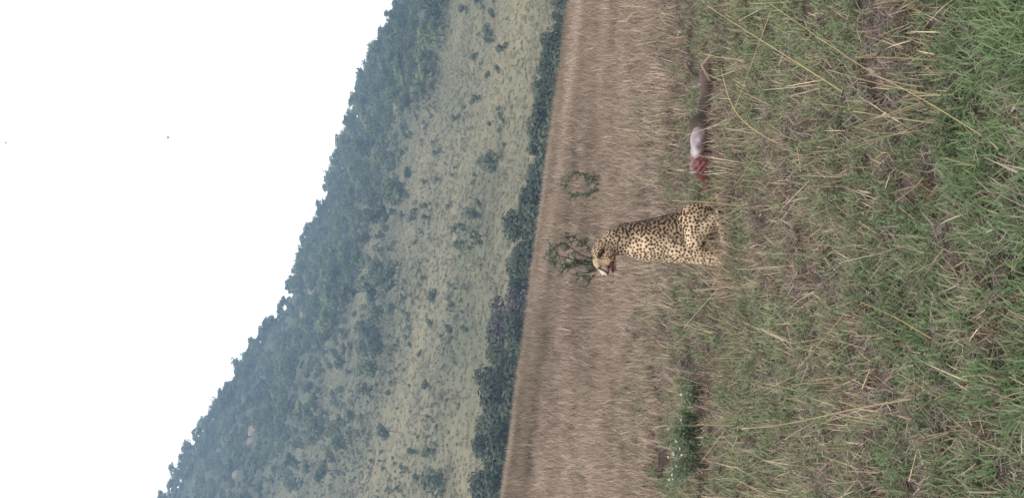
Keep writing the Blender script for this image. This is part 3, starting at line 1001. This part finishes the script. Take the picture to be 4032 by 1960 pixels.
PURPLE = (cmP, trunk_mesh('purple_trunk', rt, 8.0, 8.0, LBP, 0.2), 8.0)

def plant(name, pair, loc, s, rz, label, cat, group=None, parts=('trunk', 'crown'), sz=1.0):
    root = empty(name, loc)
    root.rotation_euler = (0, 0, rz)
    root.scale = (s, s, s * sz)
    obj(parts[0], pair[1], root); obj(parts[1], pair[0], root)
    return tag(root, label, cat, group)

cand = []
rh = random.Random(3)
tries = 0
while len(cand) < 1650 and tries < 90000:
    tries += 1
    y = rh.uniform(420, 905) if rh.random() < 0.8 else rh.uniform(860, 910)
    hw = y * 0.1634 * 1.18
    x = rh.uniform(-hw, hw)
    p = (x, y, gz(x, y))
    u, v = px(p)
    edge = float(np.interp(u, _wu, _wv)) + 90 * nz(x, y, 0.012, 8.0)
    rid = ridge_v(u)
    f = (v - rid) / max(60.0, edge - rid)
    if f > 1.65: continue
    cl = nz(x, y, 0.016, 14.0) + 0.5 * nz(x, y, 0.045, 3.0)
    prob = 0.95 if f > 0.12 else 0.7
    prob *= 1 - (0.7 if u > 1000 else 0.62) * sstep(0.5, 1.0, f)
    prob *= 1 - 0.85 * sstep(1.0, 1.5, f)
    prob *= 0.3 + 0.9 * sstep(-0.3, 0.25, cl)
    if rh.random() > prob: continue
    cand.append((x, y, p[2], u, v))
# leave clearings where the bare rocks show
ROCKS = [(1085, 98), (1066, 128), (1003, 265), (792, 725), (765, 790), (644, 1078), (640, 1105), (600, 1190), (592, 1232)]
RP = []
for a, b in ROCKS:
    p = hit(1960 - b * 1.5652, a * 1.5652, 300, 905)
    if p: RP.append(p)
def near_rock(c):
    for p in RP:
        du = U0 + FPX * p.x / p.y; dv = V0 + FPX * (CAMZ - p.z) / p.y
        if abs(c[3] - du) < 20 and -6 < c[4] - dv < 34 and c[1] < p.y + 3: return True
    return False
cand = [c for c in cand if not near_rock(c)]
inview = [c for c in cand if 0 < c[3] < 1960]
inview.sort(key=lambda c: c[1])
single = inview[:215]
ridge_trees = [c for c in inview[215:] if c[4] < ridge_v(c[3]) + 45]
rh.shuffle(ridge_trees)
single += ridge_trees[:80]
ss = set(id(c) for c in single)
rest = [c for c in cand if id(c) not in ss]
for c in single:
    onridge = c[4] < ridge_v(c[3]) + 45
    plant('hill_tree', FAR[rh.randrange(len(FAR))], (c[0], c[1], c[2] - 0.2), 0.5 + 0.6 * rh.random() + 0.8 * rh.random() ** 4, rh.uniform(0, 6.28),
          'small hazy tree standing on the skyline of the far hill' if onridge else 'hazy dark green tree in the wooded band on the far hillside', 'tree',
          'trees on the hill skyline' if onridge else 'trees of the wooded band on the hillside')
source('fartree', [m[0] for m in FAR])
# the rest of the wood, too many to count
scatter('hill_woodland', [(c[0], c[1], c[2] - 0.2, 0, 0, rh.uniform(0, 6.28), 0.5 + 0.6 * rh.random() + 0.8 * rh.random() ** 4, rh.random()) for c in rest], 'fartree',
        'dense hazy blue green woodland covering the upper hillside', 'woodland')
source('undergrowth', [m[0] for m in BUSH])
ug = []
for _ in range(9000):
    if len(ug) >= 1900: break
    y = rh.uniform(430, 905); hw = y * 0.1634 * 1.15; x = rh.uniform(-hw, hw)
    z = gz(x, y); u, v = px((x, y, z))
    if v > float(np.interp(u, _wu, _wv)) + 60 * nz(x, y, 0.02, 18.0) + 70: continue
    if near_rock((x, y, z, u, v)): continue
    rid = ridge_v(u); f = (v - rid) / max(60.0, float(np.interp(u, _wu, _wv)) - rid)
    if rh.random() < 0.75 * sstep(0.4, 1.1, f): continue
    ug.append((x, y, z - 0.1, 0, 0, rh.uniform(0, 6.28), rh.uniform(0.7, 1.4), rh.random()))
scatter('hill_undergrowth', ug, 'undergrowth', 'low grey green scrub filling the gaps between the hill trees', 'scrub')
# scattered bushes on the open slope
bl = []
for _ in range(4000):
    if len(bl) >= 120: break
    y = rh.uniform(300, 760); x = rh.uniform(-1, 1) * y * 0.1634
    p = (x, y, gz(x, y)); u, v = px(p)
    if v < float(np.interp(u, _wu, _wv)) or v > 1941 + 0.1357 * u - 60: continue
    if nz(x, y, 0.014, 31.0) < -0.05: continue
    bl.append((x, y, p[2]))
for b in bl:
    plant('hillside_bush', BUSH[rh.randrange(5)], (b[0], b[1], b[2] - 0.1), 0.3 + 0.8 * rh.random() ** 2, rh.uniform(0, 6.28),
          'small green bush scattered on the pale open slope of the hill', 'bush', 'bushes on the open slope')
sl = []
for _ in range(9000):
    if len(sl) >= 1500: break
    y = rh.uniform(290, 760); hw = y * 0.1634 * 1.12; x = rh.uniform(-hw, hw)
    z = gz(x, y); u, v = px((x, y, z))
    f = (v - ridge_v(u)) / max(60.0, float(np.interp(u, _wu, _wv)) - ridge_v(u))
    if f < 0.7 or rh.random() > 1.05 - 0.85 * sstep(0.9, 2.4, f): continue
    if nz(x, y, 0.02, 61.0) < -0.1: continue
    sl.append((x, y, z - 0.05, 0, 0, rh.uniform(0, 6.28), 0.18 + 0.5 * rh.random() ** 2, rh.random()))
scatter('slope_scrub', sl, 'undergrowth', 'tiny low scrub speckling the slope below the hill wood', 'scrub')
# a few larger lone bushes the photo singles out
for (a, b, s, lab) in [(985, 1085, 1.9, 'lone round dark bush on the open slope at the lower left of the hill'),
                       (760, 1110, 2.4, 'dark pointed bush clump below the rocks on the left of the hill'),
                       (1110, 1205, 2.3, 'low dark bush on the open slope just above the valley trees at the left edge'),
                       (920, 870, 2.2, 'dark bush at the lower edge of the hill wood, left of centre'),
                       (950, 665, 2.0, 'dark bush just below the middle of the hill wood'),
                       (1215, 595, 1.5, 'green bush on the open slope above the valley trees near the middle'),
                       (1240, 405, 1.4, 'pale green bush on the open slope at the right of centre')]:
    p = hit(1960 - b * 1.5652, a * 1.5652 + 22, 210, 900)
    if p: plant('hillside_bush', BUSH[rh.randrange(5)], (p.x, p.y, p.z - 0.1), s, rh.uniform(0, 6.28), lab, 'bush')
# grass tufts that give the open slope its fine tousled look
tp = []
for _ in range(42000):
    y = rh.uniform(232, 800); hw = y * 0.1634 * 1.12
    if rh.random() > (0.35 + 0.65 * y / 800): continue
    x = rh.uniform(-hw, hw); z = gz(x, y); u, v = px((x, y, z))
    if v < float(np.interp(u, _wu, _wv)) - 60: continue
    n1 = nz(x, y, 0.02, 40.0); n2 = nz(x, y, 0.09, 12.0)
    tp.append((x, y, z - 0.03, 0, 0, rh.uniform(0, 6.28), rh.uniform(0.45, 0.95), max(0, 0.17 + 0.45 * n1 + 0.2 * n2 + 0.12 * sstep(-20, 60, x) + rh.uniform(-.22, .22))))
scatter('hill_grass_tufts', tp, 'tuft', 'tousled pale tussock grass covering the open hillside', 'grass')

# bare rocks on the hill
def rock_mesh(rnd, w, h):
    bm = bmesh.new()
    bmesh.ops.create_icosphere(bm, subdivisions=3, radius=1.0)
    sd = Vector((rnd.uniform(0, 50), rnd.uniform(0, 50), 0))
    for v in bm.verts:
        d = 1 + 0.35 * noise.noise(v.co * 1.4 + sd) + 0.16 * noise.noise(v.co * 3.7 + sd)
        v.co = Vector((v.co.x * w * d, v.co.y * w * 0.6 * d, v.co.z * h * d))
    me = bpy.data.meshes.new('rock'); bm.to_mesh(me); bm.free(); me.materials.append(MAT['rock'])
    return me
RL = ['bare orange rock face below the wood at the far right of the hill', 'small bare rock beside the rock face at the far right',
      'orange earth patch under the trees right of centre on the hill', 'long bare orange rock high in the wood left of centre',
      'small round bare rock in the wood below the long rock', 'tall bare orange rock face at the left of the hill', 'bare rock beside the tall rock face at the left',
      'pale bare rock near the left edge of the hill', 'lowest bare orange rock at the left edge of the hill']
for k, p in enumerate(RP):
    w, h = [(1.6, 3.0), (1.4, 2.2), (2.2, 2.4), (3.6, 3.0), (1.8, 1.8), (2.8, 3.2), (1.6, 2.6), (2.2, 2.2), (2.4, 3.0)][k % 9]
    o = obj('rock_outcrop', rock_mesh(rh, w, h), None, p)
    tag(o, RL[k], 'rock', 'bare rocks on the hill')

# the strip of trees in the valley just over the crest
TOPS = [(0, 1835), (120, 1845), (210, 1845), (300, 1900), (420, 1900), (540, 1925), (640, 1930), (760, 1935), (850, 1975), (930, 1985), (1030, 2000), (1150, 2010),
        (1240, 2030), (1340, 2055), (1460, 2060), (1540, 2085), (1650, 2100), (1760, 2125), (1860, 2150), (1960, 2165)]
def top_v(u): return float(np.interp(u, [a for a, b in TOPS], [b for a, b in TOPS])) + 22 * sstep(900, 1500, u)
def valley_label(u):
    if u < 640: return 'dark green tree of the valley strip, left of the purplish bush'
    if u < 1130: return 'dark green tree of the valley strip, behind the cheetah and the bushy sapling'
    return 'dark green tree of the valley strip, on the right beyond the carcass'
u = -190.0
while u < 2150:
    y = 222 + rh.uniform(-12, 14)
    x = (u - U0) / FPX * y
    z = gz(x, y)
    tz = CAMZ - (top_v(u) + rh.choice((-30, -8, 10, 40, 75)) + rh.uniform(-10, 10) - V0) / FPX * y
    purple = 655 < u < 800
    pr = PURPLE if purple else MID[rh.randrange(len(MID))]
    s = max(0.5, (tz - z) / pr[2] * 1.0)
    if purple:
        lab, g = 'leafless purplish grey bush in the valley tree strip left of the cheetah', 'purplish bushes in the valley'
    else:
        lab, g = valley_label(u), 'trees in the valley strip'
    plant('valley_tree', pr, (x, y, z), s, rh.uniform(0, 6.28), lab, 'tree', g)
    u += rh.uniform(42, 66)
# second, thinner row in front
u = -150.0
while u < 2120:
    y = 196 + rh.uniform(-8, 8)
    x = (u - U0) / FPX * y; z = gz(x, y)
    tz = CAMZ - (top_v(u) + rh.uniform(25, 70) - V0) / FPX * y
    if not (650 < u < 810):
        pr = MID[rh.randrange(len(MID))]
        plant('valley_tree', pr, (x, y, z), max(0.4, (tz - z) / pr[2]), rh.uniform(0, 6.28), valley_label(u), 'tree', 'trees in the valley strip')
    u += rh.uniform(60, 110)
# a bare dead tree sticking out of the strip
def dead_tree():
    V, F = [], []
    y = 205.0
    b = at(575, 2130, y)
    tube(V, F, [(0, 0, -2), (.1, 0, 3.5), (.4, 0, 6.0)], [.22, .17, .11])
    for a in ((-.6, .2, 7.6), (.9, -.2, 8.0), (.2, .3, 8.6), (1.3, .1, 7.0), (-1.0, 0, 6.6)):
        m = Vector((.3, 0, 5.4)).lerp(Vector(a), .55) + Vector((.1, 0, -.25))
        tube(V, F, [(.3, 0, 5.2), m, a], [.12, .08, .03])
    top = at(575, 1912, y)
    root = empty('bare_tree', (b.x, y, top.z - 8.6))
    obj('trunk', meshdata('bare_tree_trunk', V, F, MAT['bark'], smooth=True), root)
    tag(root, 'bare dead tree poking above the valley trees at the left', 'tree')
dead_tree()

# ------------------------------------------------------------------ two thorny saplings in the brown field
def sapling(name, base, stems, label, seed, nleaf, lsize):
    rnd = random.Random(seed)
    root = empty(name, base)
    tag(root, label, 'shrub')
    LV, LF, LBv = [], [], []
    for pts in stems:
        V, F = [], []
        P = [Vector(p) for p in pts]
        rads = [0.011 * (1 - 0.75 * k / (len(P) - 1)) for k in range(len(P))]
        tube(V, F, P, rads)
        for a, b in zip(P[:-1], P[1:]):
            for _ in range(8):
                s = a.lerp(b, rnd.random())
                e = s + rvec(rnd) * 0.10 + Vector((0, 0, 0.03))
                tube(V, F, [s, e], [0.004, 0.0015], 4)
                for _ in range(nleaf):
                    c = s.lerp(e, rnd.uniform(0.2, 1.1)) + rvec(rnd) * 0.025
                    leaf(LV, LF, LBv, c, rvec(rnd) + Vector((0, 0, .5)), lsize * rnd.uniform(0.6, 1.5), 0.6, rnd.random(), rnd)
        obj('branch', meshdata('branch', V, F, MAT['bark'], smooth=True), root)
    obj('leaves', meshdata('leaves', LV, LF, MAT['saplingleaf'], attrs={'bv': ('POINT', 'FLOAT', LBv)}), root)['kind'] = 'stuff'
    return root

def stems_from(base, pix, y):
    """stems given by photo pixels (displayed size), at real positions round the base"""
    out = []
    for line in pix:
        pl = []
        for i, (a, b, dy) in enumerate(line):
            p = at(1960 - b * 1.5652, a * 1.5652, y + dy)
            pl.append(p - base)
        out.append(pl)
    return out
yS = 17.3
bR = hit(1960 - 470 * 1.5652, 1520 * 1.5652)
sapling('thorn_sapling', bR, stems_from(bR, [
    [(1518, 462, 0), (1480, 438, .05), (1450, 432, 0), (1418, 468, -.05)],
    [(1518, 468, 0), (1500, 480, -.1), (1462, 494, -.05), (1435, 488, 0)],
    [(1518, 460, 0), (1495, 448, .1), (1470, 440, .12)],
    [(1516, 470, 0), (1500, 455, -.1), (1482, 446, -.12)]], bR.y),
    'small thorny green sapling with an open arched top in the brown field above the carcass', 8, 14, 0.0115)
bL = hit(1960 - 665 * 1.5652, 1520 * 1.5652)
sapling('thorn_sapling', bL, stems_from(bL, [
    [(1515, 660, 0), (1460, 640, .08), (1420, 610, .1), (1385, 625, .05)],
    [(1515, 662, 0), (1450, 655, -.1), (1400, 640, -.1), (1372, 636, 0)],
    [(1515, 664, 0), (1465, 665, .05), (1415, 665, .1), (1380, 655, 0)],
    [(1512, 668, 0), (1470, 690, -.1), (1445, 712, -.1)],
    [(1512, 666, 0), (1480, 620, .1), (1450, 600, .12), (1430, 592, .1)],
    [(1490, 664, 0), (1450, 660, -.15), (1425, 672, -.2), (1408, 690, -.2)],
    [(1514, 668, 0), (1490, 700, -.05), (1475, 716, -.05)]], bL.y),
    'bushy thorny green sapling right behind the cheetah\'s head', 9, 14, 0.012)
bS = hit(1960 - 648 * 1.5652, 1412 * 1.5652)
if bS:
    sapling('thorn_sapling', bS, stems_from(bS, [[(1412, 650, 0), (1402, 648, 0), (1390, 650, 0)], [(1412, 650, 0), (1400, 655, .05)]], bS.y),
            'tiny green sprig near the field crest above the bushy sapling', 10, 3, 0.016)

# ------------------------------------------------------------------ flowering herb on the left
def herb(u, v, spread, h, nst, nfl, label, seed):
    rnd = random.Random(seed)
    base = hit(u, v)
    root = empty('flowering_herb', base)
    tag(root, label, 'herb')
    V, F = [], []; LV, LF, LB_ = [], [], []
    tips = []
    for _ in range(nst):
        a = rnd.uniform(0, 6.28); rr = spread * math.sqrt(rnd.random())
        e = Vector((rr * math.cos(a), rr * math.sin(a) * 0.6, h * rnd.uniform(0.55, 1.0)))
        s = Vector((e.x * .35, e.y * .35, 0))
        m = s.lerp(e, .5) + Vector((0, 0, .02))
        tube(V, F, [s, m, e], [.0035, .0028, .0015], 4)
        tips.append(e)
        for _ in range(26):
            c = s.lerp(e, rnd.uniform(0.25, 1)) + rvec(rnd) * 0.03
            leaf(LV, LF, LB_, c, rvec(rnd) + Vector((0, -.2, .8)), rnd.uniform(0.009, 0.017), 0.5, rnd.random(), rnd)
    obj('stems', meshdata('stems', V, F, MAT['herbleaf'], attrs={'bv': ('POINT', 'FLOAT', [0.8] * len(V))}), root)
    obj('leaves', meshdata('leaves', LV, LF, MAT['herbleaf'], attrs={'bv': ('POINT', 'FLOAT', LB_)}), root)['kind'] = 'stuff'
    FV, FF = [], []
    for k in range(6):
        a = k * 1.047
        i = len(FV)
        d = Vector((math.cos(a), math.sin(a), 0)); s = Vector((-d.y, d.x, 0))
        FV.extend([Vector((0, 0, 0)), d * .006 + s * .004 + Vector((0, 0, .004)), d * .012 + Vector((0, 0, .002)), d * .006 - s * .004 + Vector((0, 0, .004))])
        FF.append((i, i + 1, i + 2, i + 3))
    i = len(FV)
    FV.extend([Vector((.003, 0, .004)), Vector((-.003, 0, .004)), Vector((0, .003, .004)), Vector((0, -.003, .004)), Vector((0, 0, .009)), Vector((0, 0, .0))])
    for a, b in ((0, 2), (2, 1), (1, 3), (3, 0)): FF.extend([(i + a, i + b, i + 4), (i + b, i + a, i + 5)])
    fm = meshdata('flower', FV, FF, MAT['petal'])
    for k in range(nfl):
        e = tips[k % len(tips)] + Vector((rnd.uniform(-.02, .02), -.015, rnd.uniform(-.01, .02)))
        o = obj('flower', fm, root, e)
        o.rotation_euler = (rnd.uniform(.3, 1.2), 0, rnd.uniform(-.6, .6))
        sc = rnd.uniform(.5, 1.0); o.scale = (sc, sc, sc)
herb(1960 - 1145 * 1.5652, 1772 * 1.5652, 0.27, 0.27, 60, 12, 'leafy dark green herb dotted with white flowers in the lower left grass', 4)
herb(1960 - 1070 * 1.5652, 1770 * 1.5652, 0.15, 0.20, 30, 6, 'smaller white flowered herb clump beside the larger one, nearer the cheetah', 6)
herb(1960 - 990 * 1.5652, 1772 * 1.5652, 0.13, 0.17, 24, 2, 'dark leafy herb clump nearest the cheetah with hardly any flowers', 7)

# ------------------------------------------------------------------ single dry stalks that stand out of the grass
def stalk(disp, w, label, group=None, tone=0.6, name='dry_stalk'):
    """disp: points in the photo (displayed size) from tip to foot; the foot stands on the ground"""
    base = hit(1960 - disp[-1][1] * 1.5652, disp[-1][0] * 1.5652)
    if base is None: return
    n = len(disp)
    pts = []
    for k, (a, b) in enumerate(disp):
        f = 1 - k / (n - 1)
        p = at(1960 - b * 1.5652, a * 1.5652, base.y - 0.12 * f)
        g = gz(p.x, p.y) + 0.05
        if p.z < g: p.z = g
        pts.append(p - base)
    pts = pts[::-1]
    # smooth
    fine = []
    for a, b in zip(pts[:-1], pts[1:]):
        for q in range(3): fine.append(a.lerp(b, q / 3))
    fine.append(pts[-1])
    for _ in range(2):
        fine = [fine[0]] + [(fine[i - 1] + fine[i] * 2 + fine[i + 1]) / 4 for i in range(1, len(fine) - 1)] + [fine[-1]]
    V, F = [], []
    tube(V, F, fine, [w * (1 - 0.6 * i / (len(fine) - 1)) for i in range(len(fine))], 5)
    B = []
    for i in range(len(V)): B.append(min(1, max(0, tone + 0.15 * math.sin(i * 0.7))))
    o = obj(name, meshdata(name, V, F, MAT['stalk'], smooth=True, attrs={'bv': ('POINT', 'FLOAT', B)}), None, base)
    tag(o, label, 'stalk', group)

def z5(*p): return [((2300 + a / 1.3043) / 1.5652, (1000 + b / 1.3043) / 1.5652) for a, b in p]
def z6(*p): return [((2300 + a / 1.2777) / 1.5652, (b / 1.2777) / 1.5652) for a, b in p]
G = 'single dry stalks in the foreground'
stalk(z5((820, 905), (1060, 885), (1300, 830), (1500, 790), (1780, 755)), .0038, 'thick pale yellow stalk arching up from the grass right below the flowering herb', None, .95)
stalk(z6((940, 0), (1260, 215), (1480, 360), (1700, 460), (2120, 670)), .0025, 'longest pale straw stalk leaning across the lower right foreground', None, .55)
stalk(z6((630, 20), (820, 140), (1050, 280), (1380, 450)), .0035, 'long straw stalk leaning right, beyond the longest stalk', None, .7)
stalk(z6((700, 340), (740, 500), (800, 600), (950, 700), (1060, 715)), .0035, 'curved pale stalk bending in front of the carcass neck', None, .75)
stalk(z6((450, 1008), (600, 1012), (760, 1025), (845, 1042)), .0035, 'upright pale stalk close behind the cheetah\'s haunch', None, .9)
stalk(z5((360, 890), (600, 885), (830, 885)), .0024, 'thin upright straw stalk rising through the flowering herb', None, .7)
stalk(z5((1985, 640), (2120, 628), (2259, 660)), .0035, 'bent tan stalk in the green grass at the very front', None, .75)
stalk(z5((1450, 250), (1620, 320), (1900, 440)), .0032, 'brownish stalk leaning left in the middle foreground', None, .45)
stalk(z5((1890, 1010), (1830, 1100), (1770, 1180)), .003, 'short yellow stalk leaning left at the front left', None, .85)
stalk(z6((1580, 165), (1700, 175), (1850, 190)), .003, 'pale upright stalk at the far right of the front grass', None, .8)
for pts, w, t in [(z6((1220, 515), (1510, 540)), .0028, .7), (z6((1380, 550), (1640, 590), (1900, 610)), .0035, .85), (z6((780, 920), (910, 800)), .003, .6),
                  (z6((800, 580), (860, 545), (900, 520)), .0028, .6), (z6((1810, 890), (1700, 940), (1600, 1010)), .0035, .65),
                  (z6((1860, 790), (2090, 825)), .0035, .75), (z6((1100, 715), (1200, 700), (1290, 690)), .003, .6), (z6((1090, 730), (1160, 860)), .003, .6),
                  (z6((1570, 870), (1610, 940)), .003, .65), (z6((760, 570), (1010, 30)), .003, .5), (z6((1250, 340), (1500, 410), (1900, 470)), .003, .65),
                  (z6((1390, 275), (1620, 275), (1920, 290)), .0035, .6), (z6((1050, 945), (780, 935)), .0025, .55), (z6((440, 400), (560, 310)), .004, .6),
                  (z5((520, 380), (740, 180)), .0045, .75), (z5((1430, 300), (1300, 390), (1110, 600)), .003, .55), (z5((680, 540), (930, 535)), .003, .8),
                  (z5((1050, 510), (1280, 460)), .003, .65), (z5((1100, 1010), (1250, 1003), (1360, 1005)), .003, .6), (z5((1640, 620), (1760, 680), (1870, 720)), .003, .65),
                  (z5((1440, 1020), (1370, 1150)), .003, .6), (z5((1100, 740), (1260, 740)), .0028, .8), (z5((1520, 825), (1690, 830)), .0028, .75),
                  (z5((1740, 1045), (1850, 1040)), .003, .65), (z5((1720, 1150), (1900, 1155)), .003, .7), (z5((610, 1075), (770, 920)), .004, .6),
                  (z5((1110, 375), (1080, 460)), .003, .7), (z5((1590, 200), (1710, 150)), .003, .6), (z5((1520, 600), (1520, 700)), .004, .6),
                  (z5((660, 190), (790, 0)), .003, .55), (z5((840, 600), (880, 545)), .0028, .6)]:
    if pts[0][0] > pts[-1][0]: pts = pts[::-1]
    stalk(pts, w, 'thin straw coloured stalk sticking out of the mixed foreground grass', G, t)

# ------------------------------------------------------------------ two birds far up
def bird(disp, y, span, label, tilt):
    p = at(1960 - disp[1] * 1.5652, disp[0] * 1.5652, y)
    root = empty('bird', p)
    root.rotation_euler = (0, tilt, 0)
    V, F = [], []
    tube(V, F, [(0, -.25 * span, 0), (0, -.1 * span, .01), (0, .08 * span, 0), (0, .25 * span, 0)], [.05 * span, .17 * span, .16 * span, .03 * span], 8)
    obj('body', meshdata('bird_body', V, F, MAT['feather'], smooth=True), root)
    for s in (-1, 1):
        W = [(s * .03 * span, -.09 * span, .02 * span), (s * .27 * span, -.12 * span, .10 * span), (s * .5 * span, .02 * span, .04 * span), (s * .27 * span, .06 * span, .09 * span), (s * .03 * span, .10 * span, .02 * span)]
        t = .02 * span
        n = len(W)
        VV = [Vector(w) for w in W] + [Vector(w) - Vector((0, 0, t)) for w in W]
        FF = [tuple(range(n)), tuple(range(2 * n - 1, n - 1, -1))] + [(i, (i + 1) % n, n + (i + 1) % n, n + i) for i in range(n)]
        obj('wing', meshdata('bird_wing', VV, FF, MAT['feather']), root)
    tag(root, label, 'bird')
bird((431, 349), 150, 0.6, 'dark speck of a bird gliding above the hill ridge', 0.15)
bird((34, 364), 170, 0.55, 'higher faint bird near the top of the white sky', -0.1)

# ------------------------------------------------------------------ haze over the valley
def haze(density):
    x0, x1, y0, y1, z0, z1 = -760.0, 760.0, -60.0, 1310.0, -60.0, 262.0
    V = [(x0, y0, z0), (x1, y0, z0), (x1, y1, z0), (x0, y1, z0), (x0, y0, z1), (x1, y0, z1), (x1, y1, z1), (x0, y1, z1)]
    F = [(3, 2, 1, 0), (4, 5, 6, 7), (0, 1, 5, 4), (1, 2, 6, 5), (2, 3, 7, 6), (3, 0, 4, 7)]
    m, n, l = newmat('haze_air')
    out = n.new('ShaderNodeOutputMaterial')
    pv = n.new('ShaderNodeVolumePrincipled')
    pv.inputs['Color'].default_value = (0.50, 0.72, 1.0, 1)
    pv.inputs['Density'].default_value = density
    pv.inputs['Anisotropy'].default_value = 0.0
    l.new(pv.outputs[0], out.inputs['Volume'])
    o = obj('haze', meshdata('haze', V, F, m))
    tag(o, 'thin bluish haze in the air over the valley', 'haze', kind='stuff')
haze(0.00038)
